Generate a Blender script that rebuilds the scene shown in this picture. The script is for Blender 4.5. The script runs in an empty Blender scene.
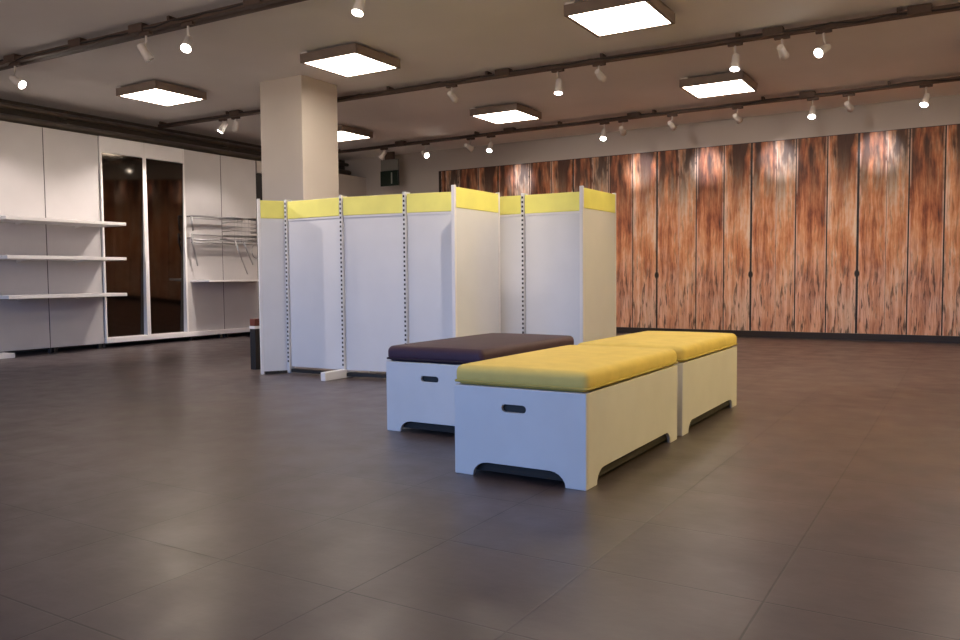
import bpy, bmesh, math, random
from mathutils import Vector, Matrix
random.seed(7)
S = bpy.context.scene
COL = S.collection
PI = math.pi

# ------------------------------------------------------------------ camera
F_PX, PITCH, YAW, ROLL = 803.2, math.radians(3.078), math.radians(31.308), math.radians(-0.494)
fw = Vector((-math.sin(YAW)*math.cos(PITCH), math.cos(YAW)*math.cos(PITCH), -math.sin(PITCH)))
rt = Vector((math.cos(YAW), math.sin(YAW), 0))
up = rt.cross(fw)
r2 = rt*math.cos(ROLL) + up*math.sin(ROLL)
u2 = up*math.cos(ROLL) - rt*math.sin(ROLL)
cd = bpy.data.cameras.new('camera'); cam = bpy.data.objects.new('camera', cd); COL.objects.link(cam)
cd.sensor_width = 36; cd.lens = F_PX*36/960; cd.clip_start = .05; cd.clip_end = 200
cam.matrix_world = Matrix(((r2.x, u2.x, -fw.x, 0), (r2.y, u2.y, -fw.y, 0), (r2.z, u2.z, -fw.z, 1.0), (0, 0, 0, 1)))
S.camera = cam

# ------------------------------------------------------------------ world, daylight, exposure
S.view_settings.view_transform = 'Standard'; S.view_settings.look = 'None'
S.view_settings.gamma = 1; S.view_settings.use_curve_mapping = False
EXPOSURE = 0.08
S.view_settings.exposure = EXPOSURE
w = bpy.data.worlds.new('world'); S.world = w; w.use_nodes = True
SKY = (0.29, 0.52, 1.0); SKY_POWER = 6.5
GROUND = (0.72, 0.56, 0.46)       # warm glow below the horizon, added to brighten the ceiling
wt = w.node_tree; wtc = wt.nodes.new('ShaderNodeTexCoord'); wsx = wt.nodes.new('ShaderNodeSeparateXYZ')
wmr = wt.nodes.new('ShaderNodeMapRange'); wmr.inputs['From Min'].default_value = -.06; wmr.inputs['From Max'].default_value = .06
wmx = wt.nodes.new('ShaderNodeMix'); wmx.data_type = 'RGBA'
wmx.inputs[6].default_value = (*GROUND, 1); wmx.inputs[7].default_value = (*SKY, 1)
wt.links.new(wtc.outputs['Generated'], wsx.inputs[0]); wt.links.new(wsx.outputs[2], wmr.inputs['Value'])
wt.links.new(wmr.outputs[0], wmx.inputs[0]); wt.links.new(wmx.outputs[2], wt.nodes['Background'].inputs[0])
w.node_tree.nodes['Background'].inputs[1].default_value = SKY_POWER
try:
    S.cycles.use_denoising = True
    S.cycles.max_bounces = 10; S.cycles.diffuse_bounces = 6; S.cycles.sample_clamp_indirect = 6
    S.cycles.caustics_reflective = False; S.cycles.caustics_refractive = False
except Exception:
    pass
PANEL_POWER = 16.5             # emission of the square ceiling lights
PANEL_COLOR = (1.0, 0.86, 0.72)
SPOT_POWER = 70
SPOT_COLOR = (1.0, 0.76, 0.46)
WALL_COLOR = (1.0, 0.87, 0.79)
WASH_COLOR = (0.96, 0.93, 1.0)
FLOOD_COLOR = (1.0, 0.85, 0.74)
YELLOW_COLOR = (1.0, 0.73, 0.13)
pl = bpy.data.lights.new('daylight_portal', 'AREA'); pl.shape = 'RECTANGLE'; pl.size = 9.2; pl.size_y = 2.55
pl.cycles.is_portal = True
po = bpy.data.objects.new('daylight_portal', pl); COL.objects.link(po)
po.location = (-5.0, -3.42, 1.62); po.rotation_euler = (PI/2, 0, 0)

# ------------------------------------------------------------------ materials
def srgb(r, g, b):
    f = lambda c: (c/255/12.92) if c/255 <= .04045 else ((c/255+.055)/1.055)**2.4
    return (f(r), f(g), f(b))

def mat(name, color, rough=.5, metal=0, noise=0.0, nscale=(6, 6, 6), spec=.5, bump=0.0, bscale=200, emit=None, power=0):
    m = bpy.data.materials.new(name); m.use_nodes = True
    nt = m.node_tree; b = nt.nodes['Principled BSDF']
    b.inputs['Base Color'].default_value = (*color, 1)
    b.inputs['Roughness'].default_value = rough; b.inputs['Metallic'].default_value = metal
    b.inputs['Specular IOR Level'].default_value = spec
    tc = nt.nodes.new('ShaderNodeTexCoord')
    if noise:
        mp = nt.nodes.new('ShaderNodeMapping'); mp.inputs['Scale'].default_value = nscale
        n = nt.nodes.new('ShaderNodeTexNoise'); n.inputs['Scale'].default_value = 1; n.inputs['Detail'].default_value = 5
        nt.links.new(tc.outputs['Object'], mp.inputs[0]); nt.links.new(mp.outputs[0], n.inputs['Vector'])
        r = nt.nodes.new('ShaderNodeMapRange')
        r.inputs['From Min'].default_value = .3; r.inputs['From Max'].default_value = .7
        r.inputs['To Min'].default_value = 1-noise; r.inputs['To Max'].default_value = 1+noise
        nt.links.new(n.outputs['Fac'], r.inputs['Value'])
        vm = nt.nodes.new('ShaderNodeVectorMath'); vm.operation = 'SCALE'
        vm.inputs[0].default_value = color
        nt.links.new(r.outputs[0], vm.inputs['Scale']); nt.links.new(vm.outputs[0], b.inputs['Base Color'])
    if bump:
        n2 = nt.nodes.new('ShaderNodeTexNoise'); n2.inputs['Scale'].default_value = bscale
        nt.links.new(tc.outputs['Object'], n2.inputs['Vector'])
        bp = nt.nodes.new('ShaderNodeBump'); bp.inputs['Strength'].default_value = bump; bp.inputs['Distance'].default_value = .002
        nt.links.new(n2.outputs['Fac'], bp.inputs['Height']); nt.links.new(bp.outputs[0], b.inputs['Normal'])
    if emit:
        b.inputs['Emission Color'].default_value = (*emit, 1); b.inputs['Emission Strength'].default_value = power
    return m

M = {}
M['panel_white'] = mat('white_laminate', (.55, .53, .53), .45, noise=.03, nscale=(3, 3, 3))
M['gondola_white'] = mat('powder_coated_white', (.70, .70, .71), .5, noise=.02, nscale=(4, 4, 4))
M['edge_white'] = mat('edge_white', (.80, .78, .77), .4, noise=.02)
M['bench_white'] = mat('painted_board_white', (.70, .70, .70), .42, noise=.03, nscale=(5, 5, 5))
M['bench_shade'] = mat('board_black_for_shade', (.022, .019, .018), .8, noise=.1)  # near black: the shade under the benches put into the colour
M['yellow'] = mat('yellow_header', (.88, .83, .20), .5, noise=.05, nscale=(5, 5, 5))
M['yellow_fabric'] = mat('yellow_fabric', (.72, .56, .16), .75, noise=.06, nscale=(9, 9, 9), bump=.25, bscale=350, spec=.3)
M['yellow_seam'] = mat('yellow_seam', (.45, .36, .09), .8, noise=.05)
M['plum_fabric'] = mat('plum_fabric', (.045, .020, .040), .6, noise=.1, nscale=(9, 9, 9), bump=.25, bscale=350, spec=.4)
M['plum_seam'] = mat('plum_seam', (.02, .01, .02), .8, noise=.05)
M['black'] = mat('matte_black', (.012, .011, .011), .6, noise=.1)
M['slot'] = mat('slot_dark', (.03, .03, .035), .8, noise=.05)
M['track_dark'] = mat('track_brown', (.085, .055, .042), .6, noise=.15)
M['frame_dark'] = mat('anodised_bronze', (.22, .17, .14), .5, metal=.0, noise=.08)
M['diffuser'] = mat('opal_diffuser', (.8, .8, .8), .5, noise=.01, emit=PANEL_COLOR, power=PANEL_POWER)
M['spot_white'] = mat('spot_white', (.80, .76, .72), .45, noise=.02)
M['lens'] = mat('spot_lens', (.9, .9, .9), .3, noise=.01, emit=(1.0, .93, .84), power=40)
M['lens_off'] = mat('spot_lens_off', (.35, .33, .31), .2, noise=.02)
M['mirror'] = mat('tinted_mirror', (.085, .075, .065), .05, metal=1.0, noise=.03)
M['chrome'] = mat('chrome_wire', (.42, .42, .43), .3, metal=1.0, noise=.05)
M['ceiling'] = mat('ceiling_paint', (.90, .87, .84), .9, noise=.04, nscale=(.8, .8, .8))
M['grey_wall'] = mat('grey_wall_paint', (.52, .48, .45), .85, noise=.03, nscale=(1, 1, 1))
M['column'] = mat('column_paint', (.66, .60, .53), .8, noise=.02, nscale=(2, 2, 2))
M['dark_wall'] = mat('dark_wall_paint', (.09, .078, .062), .85, noise=.15, nscale=(1, 4, 12))
M['warm_wall'] = mat('warm_wall_paint', (.82, .67, .42), .85, noise=.05, nscale=(1, 1, 1))
M['pipe'] = mat('pipe_dark', (.15, .125, .10), .5, noise=.15)
M['sign_dark'] = mat('sign_dark_green', (.008, .022, .014), .35, noise=.05)
M['sign_pale'] = mat('sign_pale', (.35, .38, .34), .5, noise=.02)
M['sign_grey'] = mat('sign_housing_grey', (.22, .22, .20), .5, noise=.05)
M['rust'] = mat('rust_red', (.14, .035, .022), .5, noise=.1)
M['skirting'] = mat('dark_skirting', (.018, .010, .008), .5, noise=.1)

def glass_mat():
    m = bpy.data.materials.new('window_glass'); m.use_nodes = True; nt = m.node_tree
    for n in list(nt.nodes): nt.nodes.remove(n)
    o = nt.nodes.new('ShaderNodeOutputMaterial'); mx = nt.nodes.new('ShaderNodeMixShader')
    t = nt.nodes.new('ShaderNodeBsdfTransparent'); t.inputs[0].default_value = (.95, .97, 1, 1)
    g = nt.nodes.new('ShaderNodeBsdfGlossy'); g.inputs['Roughness'].default_value = .02
    mx.inputs[0].default_value = .06
    nt.links.new(t.outputs[0], mx.inputs[1]); nt.links.new(g.outputs[0], mx.inputs[2]); nt.links.new(mx.outputs[0], o.inputs[0])
    return m
M['glass'] = glass_mat()

class N:                                                       # small node-graph helper
    def __init__(s, name):
        s.m = bpy.data.materials.new(name); s.m.use_nodes = True; s.nt = s.m.node_tree
        s.b = s.nt.nodes['Principled BSDF']; s.tc = s.nt.nodes.new('ShaderNodeTexCoord')
    def put(s, sock, v):
        if hasattr(v, 'links'): s.nt.links.new(v, sock)
        else: sock.default_value = v
    def math(s, op, a, b=0.0, c=0.0, clamp=False):
        n = s.nt.nodes.new('ShaderNodeMath'); n.operation = op; n.use_clamp = clamp
        for i, v in enumerate((a, b, c)): s.put(n.inputs[i], v)
        return n.outputs[0]
    def sep(s, v):
        n = s.nt.nodes.new('ShaderNodeSeparateXYZ'); s.put(n.inputs[0], v); return n.outputs
    def comb(s, x, y, z):
        n = s.nt.nodes.new('ShaderNodeCombineXYZ')
        for i, v in enumerate((x, y, z)): s.put(n.inputs[i], v)
        return n.outputs[0]
    def noise(s, v, scale=1, detail=4, rough=.55, dist=0):
        n = s.nt.nodes.new('ShaderNodeTexNoise'); s.put(n.inputs['Vector'], v)
        n.inputs['Scale'].default_value = scale; n.inputs['Detail'].default_value = detail
        n.inputs['Roughness'].default_value = rough; n.inputs['Distortion'].default_value = dist
        return n.outputs['Fac']
    def mp(s, v, a, b, c=0.0, d=1.0, smooth=False):
        n = s.nt.nodes.new('ShaderNodeMapRange'); s.put(n.inputs['Value'], v)
        if smooth: n.interpolation_type = 'SMOOTHSTEP'
        for k, x in (('From Min', a), ('From Max', b), ('To Min', c), ('To Max', d)): n.inputs[k].default_value = x
        return n.outputs[0]
    def ramp(s, v, stops):
        n = s.nt.nodes.new('ShaderNodeValToRGB'); s.put(n.inputs[0], v); e = n.color_ramp.elements
        while len(e) < len(stops): e.new(.5)
        for k, (p, c) in enumerate(stops): e[k].position = p; e[k].color = (*c, 1)
        return n.outputs[0]
    def mix(s, f, a, b, mode='MIX'):
        n = s.nt.nodes.new('ShaderNodeMix'); n.data_type = 'RGBA'; n.blend_type = mode
        s.put(n.inputs[0], f)
        for i, v in ((6, a), (7, b)):
            if isinstance(v, tuple): v = (*v[:3], 1)
            s.put(n.inputs[i], v)
        return n.outputs[2]

def floor_mat():
    g = N('dark_vinyl_tiles')
    x, y, z = g.sep(g.tc.outputs['Object'])
    P = .578
    tx = g.math('DIVIDE', g.math('SUBTRACT', x, -2.25), P); ty = g.math('DIVIDE', g.math('SUBTRACT', y, 1.345), P)
    fx = g.math('ABSOLUTE', g.math('SUBTRACT', g.math('FRACT', tx), .5)); fy = g.math('ABSOLUTE', g.math('SUBTRACT', g.math('FRACT', ty), .5))
    joint = g.mp(g.math('MAXIMUM', fx, fy), .4915, .4965)
    cell = g.comb(g.math('FLOOR', tx), g.math('FLOOR', ty), 0)
    wn = g.nt.nodes.new('ShaderNodeTexWhiteNoise'); g.put(wn.inputs['Vector'], cell)
    var = g.mp(wn.outputs['Value'], 0, 1, .93, 1.07)
    big = g.mp(g.noise(g.tc.outputs['Object'], 1.1, 5), .3, .7, .92, 1.08)
    fine = g.mp(g.noise(g.comb(g.math('MULTIPLY', x, 9.0), g.math('MULTIPLY', y, 30.0), 0), 1, 5), .3, .7, .93, 1.07)
    k = g.math('MULTIPLY', g.math('MULTIPLY', var, big), fine)
    vm = g.nt.nodes.new('ShaderNodeVectorMath'); vm.operation = 'SCALE'; vm.inputs[0].default_value = FLOOR_COLOR
    g.put(vm.inputs['Scale'], k)
    c = g.mix(g.math('MULTIPLY', joint, .8), vm.outputs[0], (.018, .014, .012))
    g.put(g.b.inputs['Base Color'], c)
    g.put(g.b.inputs['Roughness'], g.mp(g.noise(g.tc.outputs['Object'], 4, 4), .3, .7, .28, .40))
    bp = g.nt.nodes.new('ShaderNodeBump'); bp.inputs['Strength'].default_value = .25; bp.inputs['Distance'].default_value = .002
    g.put(bp.inputs['Height'], g.math('SUBTRACT', g.noise(g.tc.outputs['Object'], 28, 5), joint)); g.put(g.b.inputs['Normal'], bp.outputs[0])
    return g.m
FLOOR_COLOR = (.076, .058, .058)
M['floor'] = floor_mat()

PERIOD = 1.55
def wood_mat():
    g = N('weathered_plank_print')
    uv = g.nt.nodes.new('ShaderNodeUVMap'); uv.uv_map = 'print'
    u, v, _ = g.sep(uv.outputs[0])
    at = g.nt.nodes.new('ShaderNodeAttribute'); at.attribute_name = 'plank'; pr = at.outputs['Fac']
    off = g.math('MULTIPLY', pr, 37.0)
    warp = g.math('MULTIPLY', g.math('SUBTRACT', g.noise(g.comb(g.math('MULTIPLY', u, 3.0), g.math('MULTIPLY', v, 1.6), off), 1, 3), .5), .10)
    uw = g.math('ADD', u, warp)
    grain = g.noise(g.comb(g.math('MULTIPLY', uw, 17.0), g.math('MULTIPLY', v, .9), off), 1, 7, .68)
    fine = g.noise(g.comb(g.math('MULTIPLY', uw, 85.0), g.math('MULTIPLY', v, 2.6), off), 1, 5, .65)
    blot = g.noise(g.comb(g.math('MULTIPLY', u, 3.2), g.math('MULTIPLY', v, 1.5), g.math('ADD', off, 5.0)), 1, 5, .6)
    blot2 = g.noise(g.comb(g.math('MULTIPLY', u, 5.0), g.math('MULTIPLY', v, 2.4), g.math('ADD', off, 15.0)), 1, 5, .6)
    t = g.math('ADD', g.math('MULTIPLY', grain, .55), g.math('MULTIPLY', blot, .62))
    t = g.math('ADD', t, g.math('MULTIPLY', g.math('SUBTRACT', fine, .5), .25))
    t = g.math('ADD', t, g.math('MULTIPLY', g.math('SUBTRACT', pr, .5), .17))
    col = g.ramp(t, [(.34, srgb(80, 44, 32)), (.43, srgb(160, 88, 54)), (.52, srgb(208, 130, 84)), (.61, srgb(232, 168, 122)), (.72, srgb(248, 218, 190))])
    # bleached, greyer wear that grows towards the foot of the planks and in worn streaks
    low = g.mp(v, .5, 1.9, .95, 0.0, True)
    wear = g.math('ADD', low, g.mp(blot2, .45, .72, -.30, .55), clamp=True)
    wear = g.math('MULTIPLY', wear, g.mp(grain, .3, .62, .55, 1.0))
    pale = g.ramp(g.math('ADD', g.math('MULTIPLY', grain, .6), g.math('MULTIPLY', fine, .4)), [(.33, srgb(104, 72, 68)), (.43, srgb(186, 136, 118)), (.56, srgb(236, 194, 172))])
    col = g.mix(g.math('MULTIPLY', wear, .88), col, pale)
    # dark upright cracks and dark tops of the boards
    crack = g.math('MULTIPLY', g.mp(g.noise(g.comb(g.math('MULTIPLY', uw, 27.0), g.math('MULTIPLY', v, 2.6), g.math('ADD', off, 9.0)), 1, 4, .6), .55, .63), g.mp(v, .7, 1.5, .85, .30, True))
    col = g.mix(crack, col, srgb(58, 34, 28))
    top = g.math('MULTIPLY', g.mp(v, 1.75, 2.9, 0, 1, True), g.mp(g.noise(g.comb(g.math('MULTIPLY', u, 7.0), g.math('MULTIPLY', v, 1.1), g.math('ADD', off, 3.0)), 1, 5), .36, .54))
    col = g.mix(g.math('MULTIPLY', top, .92), col, srgb(44, 24, 20))
    # pale lines along the joints, dark stains beside them
    ed = g.nt.nodes.new('ShaderNodeAttribute'); ed.attribute_name = 'edge'
    edw = g.math('MULTIPLY', g.mp(ed.outputs['Fac'], .0, .028, 1, 0, True), g.mp(g.noise(g.comb(g.math('MULTIPLY', u, 4.0), g.math('MULTIPLY', v, 3.5), g.math('ADD', off, 21.0)), 1, 4), .40, .58))
    col = g.mix(g.math('MULTIPLY', edw, .75), col, srgb(244, 208, 184))
    # one knot hole with a crack below, on the first joint of every repeat
    uu = g.math('SUBTRACT', u, g.math('MULTIPLY', g.math('GREATER_THAN', u, PERIOD/2), PERIOD))
    e = g.math('SQRT', g.math('ADD', g.math('POWER', g.math('DIVIDE', uu, .035), 2.0), g.math('POWER', g.math('DIVIDE', g.math('SUBTRACT', v, 1.0), .055), 2.0)))
    col = g.mix(g.mp(e, .8, 1.25, 1, 0), col, srgb(24, 14, 14))
    g.put(g.b.inputs['Base Color'], col); g.b.inputs['Roughness'].default_value = .6
    bp = g.nt.nodes.new('ShaderNodeBump'); bp.inputs['Strength'].default_value = .2; bp.inputs['Distance'].default_value = .003
    g.put(bp.inputs['Height'], grain); g.put(g.b.inputs['Normal'], bp.outputs[0])
    return g.m
M['wood'] = wood_mat()

# ------------------------------------------------------------------ mesh helpers
class MB:
    def __init__(s): s.bm = bmesh.new()
    def box(s, x0, x1, y0, y1, z0, z1, mi=0, mtx=None):
        vs = [s.bm.verts.new((x, y, z)) for z in (z0, z1) for y in (y0, y1) for x in (x0, x1)]
        if mtx: [setattr(v, 'co', mtx @ v.co) for v in vs]
        for q in ((0, 2, 3, 1), (4, 5, 7, 6), (0, 1, 5, 4), (2, 6, 7, 3), (0, 4, 6, 2), (1, 3, 7, 5)):
            f = s.bm.faces.new([vs[i] for i in q]); f.material_index = mi
        return s
    def slab(s, p0, p1, z0, z1, th, mi=0, shift=0.0):
        a = Vector(p0).to_2d() if len(p0) > 2 else Vector(p0); b = Vector(p1)
        d = b-a; L = d.length; ang = math.atan2(d.y, d.x)
        m = Matrix.Translation((a.x, a.y, 0)) @ Matrix.Rotation(ang, 4, 'Z')
        return s.box(0, L, shift-th/2, shift+th/2, z0, z1, mi, m)
    def tube(s, pts, r, seg=10, mi=0, cap=True):
        pts = [Vector(p) for p in pts]; rings = []
        for i, p in enumerate(pts):
            d = (pts[min(i+1, len(pts)-1)]-pts[max(i-1, 0)]).normalized()
            ref = Vector((0, 0, 1)) if abs(d.z) < .95 else Vector((1, 0, 0))
            a = d.cross(ref).normalized(); b = d.cross(a).normalized()
            rr = r[i] if isinstance(r, (list, tuple)) else r
            rings.append([s.bm.verts.new(p+(a*math.cos(2*PI*k/seg)+b*math.sin(2*PI*k/seg))*rr) for k in range(seg)])
        for A, B in zip(rings, rings[1:]):
            for k in range(seg):
                f = s.bm.faces.new((A[k], A[(k+1) % seg], B[(k+1) % seg], B[k])); f.material_index = mi; f.smooth = True
        if cap:
            for R_ in (rings[0], rings[-1]):
                f = s.bm.faces.new(R_); f.material_index = mi
        return s
    def build(s, name, m, parent=None, loc=None, bevel=0, seg=2, smooth=False):
        bmesh.ops.recalc_face_normals(s.bm, faces=s.bm.faces)
        me = bpy.data.meshes.new(name); s.bm.to_mesh(me); s.bm.free()
        for mm in (m if isinstance(m, (list, tuple)) else [m]): me.materials.append(mm)
        if smooth:
            for p in me.polygons: p.use_smooth = True
        o = bpy.data.objects.new(name, me); COL.objects.link(o)
        if loc: o.location = loc
        if parent: o.parent = parent
        if bevel:
            bv = o.modifiers.new('bevel', 'BEVEL'); bv.width = bevel; bv.segments = seg; bv.limit_method = 'ANGLE'; bv.harden_normals = False
        return o

def tag(o, label, cat, group=None):
    o['label'] = label; o['category'] = cat
    if group: o['group'] = group
    return o
def thing(name, label, cat, loc=(0, 0, 0), rz=0, group=None):
    o = bpy.data.objects.new(name, None); COL.objects.link(o); o.location = loc; o.rotation_euler = (0, 0, rz)
    o.empty_display_size = .1
    return tag(o, label, cat, group)
def struct(o, label=None):
    o['kind'] = 'structure'
    if label: o['label'] = label
    return o
def copy_tree(o, parent=None):
    c = o.copy(); COL.objects.link(c)
    if parent: c.parent = parent
    for ch in list(o.children): copy_tree(ch, c)
    return c

# ------------------------------------------------------------------ setting
XL, XR, YF, YB, ZC = -11.42, 4.3, -3.5, 13.28, 3.5
struct(MB().box(XL-.1, XR+.1, YF-.1, YB+.1, -.1, 0).build('floor', M['floor']), 'dark brown grey tiled shop floor')
struct(MB().box(XL-.1, XR+.1, YF-.1, YB+.1, ZC, ZC+.1).build('ceiling', M['ceiling']), 'brownish grey flat ceiling')
struct(MB().box(XL-.1, XR+.1, YB, YB+.1, 0, ZC).build('wall_back', M['grey_wall']), 'plain grey back wall')
struct(MB().box(XL-.1, XL, YF, YB, 0, ZC).build('wall_left', M['dark_wall']), 'dark wall behind the white wall units')
struct(MB().box(XR, XR+.1, YF, YB, 0, ZC).build('wall_right', M['warm_wall']), 'warm beige side wall')
wf = MB()                                                          # front wall with its shop window opening
wf.box(XL-.1, -9.6, YF-.1, YF, 0, ZC).box(-.4, XR+.1, YF-.1, YF, 0, ZC).box(-9.6, -.4, YF-.1, YF, 0, .35).box(-9.6, -.4, YF-.1, YF, 2.9, ZC)
struct(wf.build('wall_front', M['grey_wall']), 'front wall around the shop window')
wn = bpy.data.objects.new('window_1', None); COL.objects.link(wn); struct(wn, 'wide shop window with dark frame'); wn.location = (-5, YF-.05, .35)
fr = MB()
for k in range(5):
    x = -4.6+k*2.3; fr.box(x-.03, x+.03, -.04, .04, 0, 2.55)
fr.box(-4.6, 4.6, -.04, .04, 0, .06).box(-4.6, 4.6, -.04, .04, 2.49, 2.55)
fr.build('window_frame', M['frame_dark'], wn)
MB().box(-4.6, 4.6, -.004, .004, .05, 2.5).build('window_pane', M['glass'], wn)

# plank-print cladding on the back wall: every board solid, gaps between them
XW0, XW1, ZW0, ZW1 = -8.94, XR-.02, .10, 3.08
bm = bmesh.new(); uvl = bm.loops.layers.uv.new('print'); fl = bm.faces.layers.float.new('plank'); vl = bm.verts.layers.float.new('edge')
cuts = (0, .38, .67, 1.12, PERIOD)
base = -2.985-PERIOD*4
tone = {0: .35, 1: .75, 2: .15, 3: .55}
for k in range(0, 11):
    for j in range(4):
        a, b = base+k*PERIOD+cuts[j], base+k*PERIOD+cuts[j+1]
        if b < XW0+.02 or a > XW1-.02: continue
        a2, b2 = max(a, XW0), min(b, XW1)
        gl = .003 if j == 1 else (.017 if j == 0 else .010); gr = .003 if j == 0 else (.017 if j == 3 else .010)
        xs = [a2+gl, (a2+gl+b2-gr)/2, b2-gr]
        G = [[bm.verts.new((x, y, z)) for x in xs] for z in (ZW0, ZW1) for y in (YB-.028, YB-.002)]
        fs = []
        for i in range(2):
            for A, B in ((0, 1), (1, 3), (3, 2), (2, 0)):
                fs.append(bm.faces.new((G[A][i], G[B][i], G[B][i+1], G[A][i+1])))
        for i in (0, 2): fs.append(bm.faces.new((G[0][i], G[1][i], G[3][i], G[2][i])))
        for i in range(3):
            for r_ in G: r_[i][vl] = (0 if i != 1 else (xs[2]-xs[0])/2)
        for f in fs:
            f[fl] = tone[j]
            for lp in f.loops: lp[uvl].uv = (lp.vert.co.x-(base+k*PERIOD), lp.vert.co.z)
bmesh.ops.recalc_face_normals(bm, faces=bm.faces)
me = bpy.data.meshes.new('wall_cladding'); bm.to_mesh(me); bm.free(); me.materials.append(M['wood'])
wc = bpy.data.objects.new('trim_1', me); COL.objects.link(wc); struct(wc, 'rustic brown weathered wood plank cladding on the back wall')
bk = MB().box(XW0-.06, XW1, YB-.008, YB-.001, .1, ZW1+.012).build('backing', M['skirting'], wc)
struct(MB().box(XW0-.06, XR, YB-.05, YB, 0, .098).build('baseboard_back', M['skirting']), 'dark skirting under the plank cladding')

# far grey end of the left side, with the dark doorway before it
XP = -10.84
lw = MB().box(XP-.08, XP, 11.35, YB-.002, 0, 3.09).box(XP-.08, XP, 10.24, 11.35, 2.88, 3.09).build('wall_left_partition', M['grey_wall'])
lw.name = 'wall_left_far'; struct(lw, 'grey partition beyond the white wall units')
dr = MB().box(XP-.07, XP-.03, 10.26, 11.34, .01, 2.87).build('door_1', M['black']); struct(dr, 'black door in the left partition')
MB().tube([(XP-.03, 10.42, 1.05), (XP+.02, 10.42, 1.05), (XP+.02, 10.54, 1.05)], .01).build('door_handle', M['chrome'], dr)
struct(MB().box(XP-.06, XP+.045, 7.20, 10.22, .07, .145).build('baseboard_left', M['edge_white'], bevel=.004), 'white base rail under the mirrors and wall panels')

# column
CX, CY, CS = -7.05, 7.42, .66
struct(MB().box(CX-.72, CX, CY, CY+CS, 0, ZC-.001).build('column', M['column'], bevel=.01), 'square beige column behind the display gondola')

# ------------------------------------------------------------------ left wall: panels, mirrors, shelves
def wall_panel(y0, y1, label, foot=False):
    t = thing('wall_panel', label, 'wall panel', (XP, (y0+y1)/2, 0), group='white wall panels'); h = (y1-y0)/2
    MB().box(-.04, 0, -h+.006, h-.006, .07, 3.09).build('panel_board', M['panel_white'], t, bevel=.003)
    u = MB().box(-.05, -.006, h-.012, h+.012, .0, 3.08); u.build('upright', M['slot'], t)
    f = MB()
    if foot: f.box(-.03, .24, -h-.06, -h+.20, 0, .06)
    else: f.box(-.045, -.005, -h+.05, -h+.10, 0, .07).box(-.045, -.005, h-.10, h-.05, 0, .07)
    f.build('foot', M['edge_white'] if foot else M['black'], t)
    return t
wall_panel(5.56, 6.38, 'white wall panel behind the left ends of the three shelves', True)
wall_panel(6.38, 7.20, 'white wall panel behind the shelves, directly left of the mirrors')
wall_panel(8.68, 9.43, 'white wall panel directly right of the mirrors, behind the chrome hang rails')
wall_panel(9.43, 10.22, 'white wall panel with the wire basket, furthest right on the left wall')

def mirror(y0, y1, label):
    t = thing('wall_mirror', label, 'mirror', (XP, (y0+y1)/2, 0), group='tall wall mirrors'); h = (y1-y0)/2
    gl = MB().box(-.006, .0, -h+.01, h-.01, 0, 2.70).build('glass', M['mirror'], t, (-.062, 0, .152)); gl.rotation_euler = (0, math.atan(.088/2.7), 0)
    MB().box(-.075, -.066, -h, h, .145, 3.08).build('backing', M['black'], t)
    fr = MB().box(-.064, .026, -h-.001, -h+.03, .145, 3.09).box(-.064, .026, h-.03, h+.001, .145, 3.09).box(-.064, .024, -h+.03, h-.03, 2.86, 3.09).box(-.064, .012, -h+.03, h-.03, .145, .150)
    fr.build('mirror_frame', M['edge_white'], t, bevel=.003)
    return t
mirror(7.205, 7.935, 'tall dark mirror whose lower left is crossed by the three shelf ends')
mirror(7.940, 8.675, 'tall dark mirror beside the panel with chrome hang rails')

def wall_shelf(y0, y1, z, depth, label, th=.045):
    t = thing('wall_shelf', label, 'shelf', (XP, (y0+y1)/2, z), group='white shelves on the left wall'); h = (y1-y0)/2
    MB().box(.002, depth, -h, h, -th, 0).build('shelf_board', M['edge_white'], t, bevel=.004)
    for s in (-1, 1) if depth > .5 else ():
        b = MB(); y = s*(h-.42)
        vs = [b.bm.verts.new(p) for p in ((.002, y-.003, -th), (depth*.5, y-.003, -th), (.002, y-.003, -th-.035), (.002, y+.003, -th), (depth*.5, y+.003, -th), (.002, y+.003, -th-.035))]
        for q in ((0, 1, 2), (5, 4, 3), (0, 3, 4, 1), (1, 4, 5, 2), (2, 5, 3, 0)): b.bm.faces.new([vs[i] for i in q])
        b.build('bracket', M['edge_white'], t)
    return t
wall_shelf(5.54, 7.22, 1.815, .56, 'uppermost of the three long white shelves at left')
wall_shelf(5.54, 7.21, 1.322, .56, 'middle of the three long white shelves at left')
wall_shelf(5.54, 7.20, .815, .56, 'lowest of the three long white shelves at left')
wall_shelf(8.75, 10.16, .985, .46, 'single white shelf under the chrome rails, right of the mirrors', .03)

# chrome fittings on the right-hand panels
t = thing('hang_rail', 'upper short chrome hang rail on the panel right of the mirrors', 'hang rail', (XP, 8.70, 2.02), group='chrome hang rails')
MB().tube([(.15, -.02, 0), (.15, 1.06, 0)], .016).build('rail', M['chrome'], t)
MB().tube([(.15, -.02, -.035), (.15, 1.06, -.035)], .007).build('lower_rod', M['chrome'], t)
for y in (-.01, .66): MB().tube([(.0, y+.03, 0), (.15, y+.03, 0)], .014).build('arm', M['chrome'], t)
MB().tube([(.15, -.02, 0), (.155, -.01, -.12), (.15, .01, -.24)], .016).build('strut', M['chrome'], t)
t = thing('hang_rail', 'lower double chrome hang rail on the panel right of the mirrors', 'hang rail', (XP, 8.70, 1.62), group='chrome hang rails')
for z in (.10, .02, -.03): MB().tube([(.15, -.03, z), (.15, 1.36, z)], .013).build('rail', M['chrome'], t)
for y in (-.02, .66, 1.28): MB().tube([(.0, y+.03, .05), (.15, y+.03, .05)], .013).build('arm', M['chrome'], t)
MB().tube([(.15, -.02, .12), (.15, 0, -.05), (.13, .10, -.40)], .015).build('strut', M['chrome'], t)
t = thing('wire_basket', 'chrome wire basket with slanted legs on the rightmost white panel', 'basket', (XP+.165, 9.58, 1.60))
wb = MB()
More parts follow.
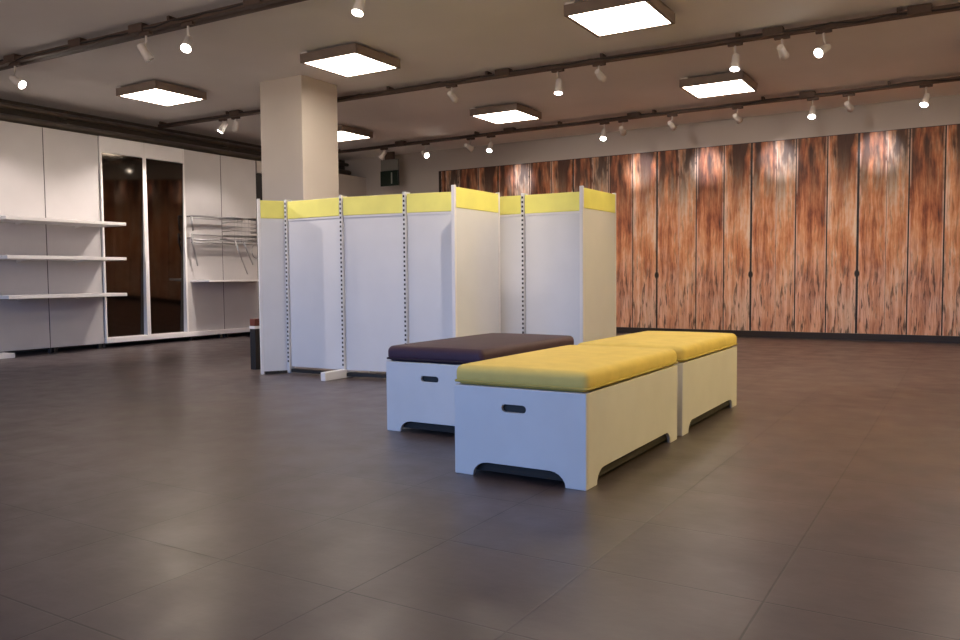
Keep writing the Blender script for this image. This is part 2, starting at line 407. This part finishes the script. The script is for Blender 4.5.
for i in range(6):
    z = .05+i*.07; wb.tube([(.02, -.30, z), (.30, -.32, z), (.30, .34, z), (.02, .32, z)], .007, 6)
for i in range(9):
    y = -.30+i*.077; wb.tube([(.02, y, .03), (.30, y, .03), (.30, y, .40)], .005, 6)
wb.build('wire_grid', M['chrome'], t)
MB().tube([(.02, -.31, .41), (.31, -.33, .41), (.31, .35, .41), (.02, .33, .41)], .012, 8).build('rim', M['chrome'], t)
MB().tube([(.28, -.28, .03), (.24, .02, -.52)], .012).build('slanted_leg', M['chrome'], t)
MB().tube([(.28, -.10, .03), (.24, .14, -.36)], .010).build('slanted_leg', M['chrome'], t)
lp = [(.29, .20+.12*math.cos(a), -.13+.13*math.sin(a)) for a in [2*PI*k/16 for k in range(17)]]
MB().tube(lp, .009, 6).build('hoop', M['chrome'], t)

# dark pipes in the void above the wall units
for i, (z, x, r, lab) in enumerate(((3.22, -11.25, .05, 'thick dark pipe above the white wall units, the lower of two'), (3.39, -11.30, .035, 'thin dark pipe above the white wall units, the upper of two'))):
    p = MB().tube([(x, YF+.05, z), (x, YB-.05, z)], r, 14)
    for y in (-2, 1, 4, 7, 10, 12.5): p.box(XL+.001, x+.01, y-.02, y+.02, z-r-.012, z+r+.012)
    tag(p.build('ceiling_pipe', M['pipe']), lab, 'pipe', 'dark pipes above the wall units')

# ------------------------------------------------------------------ benches
def board(outline, holes, th, mi=0):
    """solid board: outline and holes in (u, z), thickness along +w"""
    b = bmesh.new(); loops = []
    for lp in [outline]+holes:
        vs = [b.verts.new((u, 0, z)) for u, z in lp]
        loops += [b.edges.new((vs[i], vs[(i+1) % len(vs)])) for i in range(len(vs))]
    r = bmesh.ops.triangle_fill(b, use_beauty=True, use_dissolve=False, edges=loops)
    fs = [f for f in b.faces]
    ex = bmesh.ops.extrude_face_region(b, geom=fs)
    for v in [g for g in ex['geom'] if isinstance(g, bmesh.types.BMVert)]: v.co.y += th
    bmesh.ops.recalc_face_normals(b, faces=b.faces)
    return b
def foot_outline(w, h, leg, gap):
    pts = [(-w/2, h), (-w/2, 0), (-w/2+leg*.72, 0)]
    for k in range(1, 6):                                          # curved shoulder
        a = PI/2*k/5; pts.append((-w/2+leg*.72+leg*.55*(1-math.cos(a)), gap*math.sin(a)))
    pts += [(-x, z) for x, z in reversed(pts)]
    return pts
def slot_hole(cx, cz, w, h):
    r = h/2; pts = []
    for s, a0 in ((1, -PI/2), (-1, PI/2)):
        for k in range(7):
            a = a0+PI*k/6; pts.append((cx+s*(w/2-r)+r*math.cos(a), cz+r*math.sin(a)))
    return pts
def put_board(b, name, m, parent, mtx):
    for v in b.verts: v.co = mtx @ v.co
    bmesh.ops.recalc_face_normals(b, faces=b.faces)
    me = bpy.data.meshes.new(name); b.to_mesh(me); b.free(); me.materials.append(m)
    o = bpy.data.objects.new(name, me); COL.objects.link(o); o.parent = parent
    bv = o.modifiers.new('bevel', 'BEVEL'); bv.width = .003; bv.segments = 2; bv.limit_method = 'ANGLE'; bv.angle_limit = math.radians(50)
    return o
BW, BL, BH, CH = .728, 1.365, .455, .10
def cushion_mesh(fm, sm, parent, label):
    b = bmesh.new()
    nx, ny, nz = 10, 18, 4
    bmesh.ops.create_cube(b, size=1)
    bmesh.ops.scale(b, vec=(BW+.012, BL-.012, CH), verts=b.verts)
    bmesh.ops.bevel(b, geom=b.edges[:], offset=.038, segments=5, profile=.5, affect='EDGES')
    bmesh.ops.subdivide_edges(b, edges=[e for e in b.edges if e.calc_length() > .3], cuts=7, use_grid_fill=True)
    for v in b.verts:
        if v.co.z > CH*.45:
            k = max(0, 1-(2*v.co.x/BW)**2)*max(0, 1-(2*v.co.y/BL)**4); v.co.z += .012*k
        v.co.z += CH/2
    bmesh.ops.recalc_face_normals(b, faces=b.faces)
    me = bpy.data.meshes.new('cushion'); b.to_mesh(me); b.free(); me.materials.append(fm)
    for p in me.polygons: p.use_smooth = True
    o = bpy.data.objects.new('cushion', me); COL.objects.link(o); o.parent = parent; o.location = (0, 0, BH); o['label'] = label
    ip = .018; hx, hy = BW/2+.004-ip, BL/2-.008-ip; pts = []
    for cx, cy, a0 in ((hx, hy, 0), (-hx, hy, PI/2), (-hx, -hy, PI), (hx, -hy, 3*PI/2)):
        for k in range(5): a = a0+PI/2*k/4; pts.append((cx+ip*math.cos(a), cy+ip*math.sin(a), .018))
    pts.append(pts[0]); MB().tube(pts, .006, 6, cap=False).build('piping', sm, o)
    return o
def bench(x0, y0, label, fm, sm, clabel):
    t = thing('storage_bench', label, 'bench', (x0+BW/2, y0+BL/2, 0), group='white shop benches')
    TH = .02
    for name, y, rz in (('front_panel', -BL/2, 0), ('back_panel', BL/2, PI)):
        b = board(foot_outline(BW, BH, .15, .072), [slot_hole(-.02, .355, .135, .038)], TH)
        p = put_board(b, name, M['bench_white'], t, Matrix.Translation((0, y, 0)) @ Matrix.Rotation(rz, 4, 'Z'))
        q = MB().box(-.10, .06, TH+.002, TH+.012, .32, .39, 0, Matrix.Translation((0, y, 0)) @ Matrix.Rotation(rz, 4, 'Z')).build('handle_recess', M['black'], p)
    for s in (-1, 1):
        b = board(foot_outline(BL-2*TH-.002, BH, .15, .072), [], TH)
        put_board(b, 'side_panel', M['bench_white'], t, Matrix.Translation((s*BW/2, 0, 0)) @ Matrix.Rotation(s*PI/2, 4, 'Z'))
    MB().box(-BW/2+TH+.001, BW/2-TH-.001, -BL/2+TH+.014, BL/2-TH-.014, .022, .06).build('bottom_shade_board', M['bench_shade'], t)  # set low and black, stands for the deep shade behind the foot cutouts
    MB().box(-BW/2+TH+.001, BW/2-TH-.001, -BL/2+TH+.001, BL/2-TH-.001, BH-.02, BH-.002).build('top_board', M['bench_white'], t)
    cushion_mesh(fm, sm, t, clabel)
    return t
bench(-2.228, 3.405, 'nearest white bench, its yellow cushion closest to the camera', M['yellow_fabric'], M['yellow_seam'], 'pale yellow padded cushion')
bench(-2.228, 4.875, 'white bench with yellow cushion directly behind the nearest one', M['yellow_fabric'], M['yellow_seam'], 'pale yellow padded cushion')
bench(-3.246, 4.15, 'white bench with dark plum cushion between yellow bench and gondola', M['plum_fabric'], M['plum_seam'], 'dark plum padded cushion')

# ------------------------------------------------------------------ display gondolas
ZT, ZB, HH = 1.80, .075, .185
def post(parent, x, y, z1=ZT+.02, w=.030, d=.085):
    b = MB().box(-w/2, w/2, -d/2, d/2, .02, z1)
    for s in (-1, 1):
        for k in range(38):
            z = .12+k*.0445
            b.box(-.010, .010, s*d/2-.0015, s*d/2+.0015, z, z+.022, 1)
    return b.build('slotted_post', [M['gondola_white'], M['slot']], parent, (x, y, 0))
def bay(parent, p0, p1):
    g = .022; a, b = Vector(p0), Vector(p1); d = (b-a).normalized()
    MB().slab(a+d*g, b-d*g, ZB, ZT-HH, .05).build('back_panel', M['gondola_white'], parent, bevel=.003)
    MB().slab(a+d*g, b-d*g, ZT-HH+.004, ZT, .075).build('header_strip', M['yellow'], parent, bevel=.004)['label'] = 'yellow header strip'
    MB().slab(a+d*g, b-d*g, ZT-HH-.016, ZT-HH+.003, .065).build('header_rail', M['edge_white'], parent)
    MB().slab(a+d*g, b-d*g, .015, .05, .06).build('base_beam', M['black'], parent)
def foot(parent, x, y, l0, l1):
    MB().box(x-.03, x+.03, y-l0, y+l1, 0, .085).build('foot', M['edge_white'], parent, bevel=.006)
def end_panel(parent, p0, p1, edge=.03):
    a, b = Vector(p0), Vector(p1); d = (b-a).normalized(); k = edge*.5
    ep = MB().slab(a+d*k, b-d*k, .03, ZT-HH+.01, .028).build('end_panel', M['gondola_white'], parent, bevel=.003)
    MB().slab(a+d*k, b-d*k, ZT-HH+.011, ZT+.01, .036).build('end_header', M['yellow'], ep, bevel=.003)['label'] = 'yellow header strip'
    for p in (a-d*k, b-d*k): MB().slab(p, p+d*edge, 0, ZT+.025, .036).build('edge_post', M['edge_white'], ep, bevel=.004)
    MB().slab(a+d*.03, b-d*.03, 0, .03, .03).build('kick_strip', M['black'], ep)

g1 = thing('display_gondola', 'left shop gondola of three light panels with yellow header strips', 'gondola', (0, 0, 0), group='yellow topped gondolas')
P1 = [(-6.10, 6.19), (-5.345, 6.18), (-4.645, 6.29), (-4.00, 6.42)]
for a, b in zip(P1, P1[1:]): bay(g1, a, b)
for x, y in P1[1:3]:
    post(g1, x, y); foot(g1, x, y, .34 if x < -5 else .10, .34)
post(g1, P1[0][0]-.005, P1[0][1]); post(g1, P1[3][0]-.04, P1[3][1])
end_panel(g1, (-6.295, 5.96), (-6.14, 6.20)); end_panel(g1, (-3.97, 6.09), (-3.97, 6.88))
g2 = thing('display_gondola', 'right shop gondola in front of the plank wall, set further back', 'gondola', (0, 0, 0), group='yellow topped gondolas')
P2 = [(-4.48, 7.05), (-3.78, 7.08), (-3.10, 7.10)]
for a, b in zip(P2, P2[1:]): bay(g2, a, b)
for x, y in P2: post(g2, x, y)
foot(g2, *P2[0], .06, .34); foot(g2, *P2[1], .30, .34)
end_panel(g2, (-3.05, 6.83), (-3.05, 7.62))

# slim dark stand beyond the gondola's left end
t = thing('slim_stand', 'slim black post with rust red cap left of the gondola end', 'post', (-6.72, 6.27, 0))
MB().box(-.04, .04, -.04, .04, 0, .45).build('post', M['black'], t, bevel=.004)
MB().box(-.042, .042, -.042, .042, .45, .48).build('collar', M['edge_white'], t)
MB().box(-.04, .04, -.04, .04, .48, .56).build('cap', M['rust'], t, bevel=.006)

# ------------------------------------------------------------------ ceiling: square lights
def square_light():
    t = thing('ceiling_light', '', 'ceiling light', (0, 0, 3.5), group='square ceiling light panels')
    o_, i_ = .395, .365
    f = MB()
    f.box(-o_, o_, -o_, -i_, -.125, -.025).box(-o_, o_, i_, o_, -.125, -.025).box(-o_, -i_, -i_, i_, -.125, -.025).box(i_, o_, -i_, i_, -.125, -.025)
    f.box(-i_, i_, -i_, i_, -.045, -.03)
    f.build('light_frame', M['frame_dark'], t, bevel=.003)
    MB().box(-i_+.001, i_-.001, -i_+.001, i_-.001, -.119, -.109).build('diffuser', M['diffuser'], t)['label'] = 'glowing white diffuser'
    MB().box(-.16, .16, -.16, .16, -.03, 0).build('mounting_plate', M['frame_dark'], t)
    MB().box(-o_+.01, -o_+.10, -o_+.0, -o_+.03, -.026, -.010).build('white_corner', M['edge_white'], t)  # small white block on one corner of the frame
    return t
lights = [
    ((-5.97, 7.08), 'glowing square ceiling light directly in front of the column top'),
    ((-9.08, 6.96), 'glowing square ceiling light nearest the white wall units at left'),
    ((-2.82, 7.20), 'largest glowing square ceiling light, at the top edge of the picture'),
    ((-5.96, 10.60), 'glowing square ceiling light in the back row, above the yellow headers'),
    ((-2.79, 10.54), 'glowing square ceiling light in the back row, above the plank wall'),
    ((-9.10, 10.47), 'glowing square ceiling light half hidden behind the column'),
    ((-2.82, 3.58), 'square ceiling light in the window row, over the nearest bench'),
    ((.32, 3.58), 'square ceiling light in the window row, right of the benches'),
    ((.36, 10.54), 'square ceiling light of the back row beyond the right edge, before the planks'),
    ((.32, 7.12), 'square ceiling light over the open floor right of the benches'),
]
proto = square_light()
for i, ((x, y), lab) in enumerate(lights):
    o = proto if i == 0 else copy_tree(proto)
    o.location = (x, y, ZC); o['label'] = lab

# ------------------------------------------------------------------ ceiling: tracks
def light_track(p0, p1, label, junctions, seed, rc=.026):
    rnd = random.Random(seed)
    p0, p1 = Vector(p0), Vector(p1); d = (p1-p0); L = d.length; ang = math.atan2(d.y, d.x)
    t = thing('light_track', label, 'light track', (p0.x, p0.y, ZC), ang, group='dark ceiling tracks')
    MB().box(0, L, -.03, .03, -.095, -.045).build('rail', M['track_dark'], t, bevel=.003)
    MB().tube([(0, .095, -.055), (L, .095, -.055)], rc, 10).build('conduit', M['track_dark'], t)
    n = int(L/1.5)
    for k in range(n+1): MB().box(k*L/n*.98+.02, k*L/n*.98+.05, -.022, .10, -.06, 0).build('hanger', M['track_dark'], t)
    pts = [(k*L/60, -.035+.012*rnd.uniform(-1, 1), -.068+.018*rnd.uniform(-1, 1)) for k in range(61)]
    MB().tube(pts, .009, 6).build('cable', M['black'], t)
    for j in junctions:
        MB().box(j-.10, j+.10, -.05, .05, -.094, -.01).build('junction_box', M['track_dark'], t, bevel=.008)
    return t
light_track((XP-.2, 4.98), (2.6, 5.44), 'dark lighting track nearest the camera, at the upper left', (1.95, 3.1, 4.05, 5.6), 1, .045)
light_track((XP-.2, 8.40), (4.1, 8.79), 'middle dark lighting track crossing above the gondolas', (1.7, 6.2, 9.3, 10.6), 2)
light_track((XP+.3, 11.98), (4.1, 11.805), 'dark lighting track closest to the plank wall', (1.6, 3.9, 6.1, 8.6), 3)

# ------------------------------------------------------------------ ceiling: track spots
def spot(x, y, ytrack, aim, lit, label, power=1.0, cone=55, z=3.21, color=None, beam=None):
    """head centre at (x, y, z); aim: direction of the lens"""
    t = thing('track_spotlight', label, 'spotlight', (x, ytrack, 3.405), group='white track spotlights')
    a = Vector(aim).normalized(); h = Vector((x, y, z))-Vector((x, ytrack, 3.405))
    MB().box(-.075, .075, -.022, .022, -.035, -.003).build('adapter', M['track_dark'], t, bevel=.004)
    MB().tube([(0, 0, -.03), (0, 0, -.09), tuple(h-a*.04)], .011, 8).build('stem', M['spot_white'], t)
    L = .085
    hd = MB().tube([tuple(h-a*L), tuple(h-a*(L-.012)), tuple(h+a*.02), tuple(h+a*L)], [.028, .036, .040, .050], 18)
    hd.build('lamp_head', M['spot_white'], t)
    MB().tube([tuple(h+a*(L-.004)), tuple(h+a*(L+.003))], [.044, .044], 18).build('lens', M['lens'] if lit else M['lens_off'], t)
    if lit or beam:
        ld = bpy.data.lights.new('spot_beam', 'SPOT'); ld.energy = SPOT_POWER*power; ld.color = color or SPOT_COLOR
        ld.spot_size = math.radians(cone); ld.spot_blend = 1.0 if cone < 40 else .6; ld.shadow_soft_size = .022
        lo = bpy.data.objects.new('spot_beam', ld); COL.objects.link(lo); lo.parent = t
        lo.location = h+a*(L+.02); lo.rotation_euler = a.to_track_quat('-Z', 'Y').to_euler()
    return t
yt1 = lambda x: 4.98+.46*(x+11.04)/13.64
yt2 = lambda x: 8.40+.39*(x+11.04)/15.14
yt3 = lambda x: 11.98-.18*(x+10.54)/15.04
def at_wall(x, y, tx, tz): return (tx-x, 13.25-y, tz-3.21)
spot(-9.06, 5.06, yt1(-9.06), (3.3, 1.1, -2.2), True, 'lit spotlight at the far left end of the nearest track', 4.2, 60, 3.21, WALL_COLOR)
spot(-9.75, 5.02, yt1(-9.75), (-1.1, 1.3, -2.6), True, 'spotlight of the nearest track beyond the left edge, turned to the shelves', 1.5, 80, 3.21, WALL_COLOR)
spot(-6.30, 5.13, yt1(-6.3), (.35, -.55, -.75), True, 'lit spotlight on the nearest track, above the left square light')
spot(-4.25, 5.16, yt1(-4.25), (.0, -.35, -.95), True, 'lit spotlight on the nearest track, top of picture right of the column')
spot(-6.89, 5.10, yt1(-6.89), (.6, 1.0, -1.9), False, 'spotlight on the nearest track seen from behind, left of a lit one', 1.6, 85, 3.21, WALL_COLOR, True)
spot(-9.62, 8.44, yt2(-9.6), (-1.22, -1.15, -2.5), True, 'white spotlight left of the column, head turned to the shelves', 3.3, 84, 3.28, WALL_COLOR)
spot(-9.35, 8.45, yt2(-9.35), (-1.5, .8, -2.1), True, 'white spotlight left of the column, head turned to the hang rails', 1.3, 66, 3.28, WALL_COLOR)
spot(-5.58, 8.56, yt2(-5.58), (-.25, 4.7, -1.9), False, 'small spotlight seen from behind between column and back row lights', 1.3, 62, 3.26, FLOOD_COLOR, True)
spot(-4.13, 8.60, yt2(-4.13), (.05, -.2, -.95), True, 'lit spotlight on the middle track pointing straight down')
spot(-3.62, 8.62, yt2(-3.62), (.1, 4.7, -1.8), False, 'faint spotlight on the middle track seen from behind, beside the downward lit one', 1.3, 62, 3.27, FLOOD_COLOR, True)
spot(-2.12, 8.64, yt2(-2.12), (.0, -.3, -.95), True, 'lit spotlight directly above a back row square light')
spot(-1.66, 8.66, yt2(-1.66), (.35, 4.7, -1.8), False, 'pale spotlight seen from behind between the two right lit ones of the middle track', 1.3, 62, 3.25, FLOOD_COLOR, True)
spot(-1.27, 8.66, yt2(-1.27), (-.45, -.75, -.5), True, 'brightest lit spotlight on the middle track, at upper right')
spot(-9.33, 11.93, yt3(-9.33), (-.5, -.3, -.8), False, 'white slanted unlit spotlight above the exit sign', z=3.27)
spot(-8.38, 11.92, yt3(-8.38), (.75, -.35, -.45), True, 'lit spotlight of the rear track, leftmost, left of the plank wall', .6)
spot(-7.01, 11.9, yt3(-7.01), (.1, -.5, -.85), True, 'lit spotlight of the rear track at the left end of the planks', .8)
spot(-4.93, 11.88, yt3(-4.93), (.1, -.5, -.85), True, 'lit spotlight of the rear track, in line with the right gondola', .8)
spot(-1.87, 11.85, yt3(-1.87), (.0, -.5, -.85), True, 'lit spotlight of the rear track, second from the right', .8)
for x, tx, lab in ((-7.42, -7.16, 'small spotlight of the rear track seen from behind, left of the leftmost plank light'),
                   (-4.62, -4.82, 'small spotlight of the rear track seen from behind, right of the middle lit one'),
                   (-3.84, -3.69, 'small spotlight of the rear track seen from behind, left of the back square light'),
                   (-2.88, -2.585, 'small spotlight of the rear track seen from behind, under the back square light'),
                   (-1.42, -1.168, 'small spotlight of the rear track seen from behind, between the two right lit ones')):
    spot(x, 11.87, yt3(x), at_wall(x, 11.87, tx, 2.76), False, lab, 2.0, 29, 3.24, WASH_COLOR, True)
spot(-.515, 11.84, yt3(-.515), (-.2, -.5, -.85), True, 'lit spotlight of the rear track, rightmost')

spot(-3.0, 5.22, yt1(-3.0), (-1.6, 1.0, -1.9), True, 'spotlight of the nearest track above the plum bench, turned to the gondola', 1.5, 85, 3.21, WALL_COLOR)
spot(1.9, 5.30, yt1(1.9), (1.9, .4, -1.6), True, 'unseen spotlight added on the nearest track, turned to the right side wall', 11.0, 90, 3.21, FLOOD_COLOR)  # added out of frame, its bounce off the wall lifts the ceiling
spot(2.2, 8.70, yt2(2.2), (1.9, .4, -1.6), True, 'unseen spotlight added on the middle track, turned to the right side wall', 11.0, 90, 3.21, FLOOD_COLOR)  # second unseen lamp, added for the same wall bounce
spot(1.30, 5.20, yt1(1.30), (-2.9, -.4, -3.0), True, 'unseen warm spotlight added on the nearest track, over the open floor at right', 2.3, 60, 3.21, YELLOW_COLOR)  # unseen lamp put in for the yellow light on the bench sides
spot(1.60, 8.70, yt2(1.6), (-3.6, -2.6, -2.8), True, 'unseen warm spotlight added on the middle track, over the open floor at right', 2.3, 60, 3.21, YELLOW_COLOR)  # unseen too, added to warm the right-facing bench and gondola sides

# ------------------------------------------------------------------ exit sign
t = thing('exit_sign', 'dark green hanging emergency sign in the far left corner', 'sign', (-9.93, 12.9, 2.83))
MB().box(-.22, .22, -.02, .02, 0, .30).build('sign_panel', M['sign_dark'], t, bevel=.004)
MB().box(.05, .08, -.024, -.0205, .04, .26).build('sign_mark', M['sign_pale'], t)
MB().box(-.20, .22, -.03, .03, .30, .52).build('sign_housing', M['sign_grey'], t, bevel=.006)
MB().box(-.10, .12, -.02, .02, .52, .669).build('bracket', M['track_dark'], t)
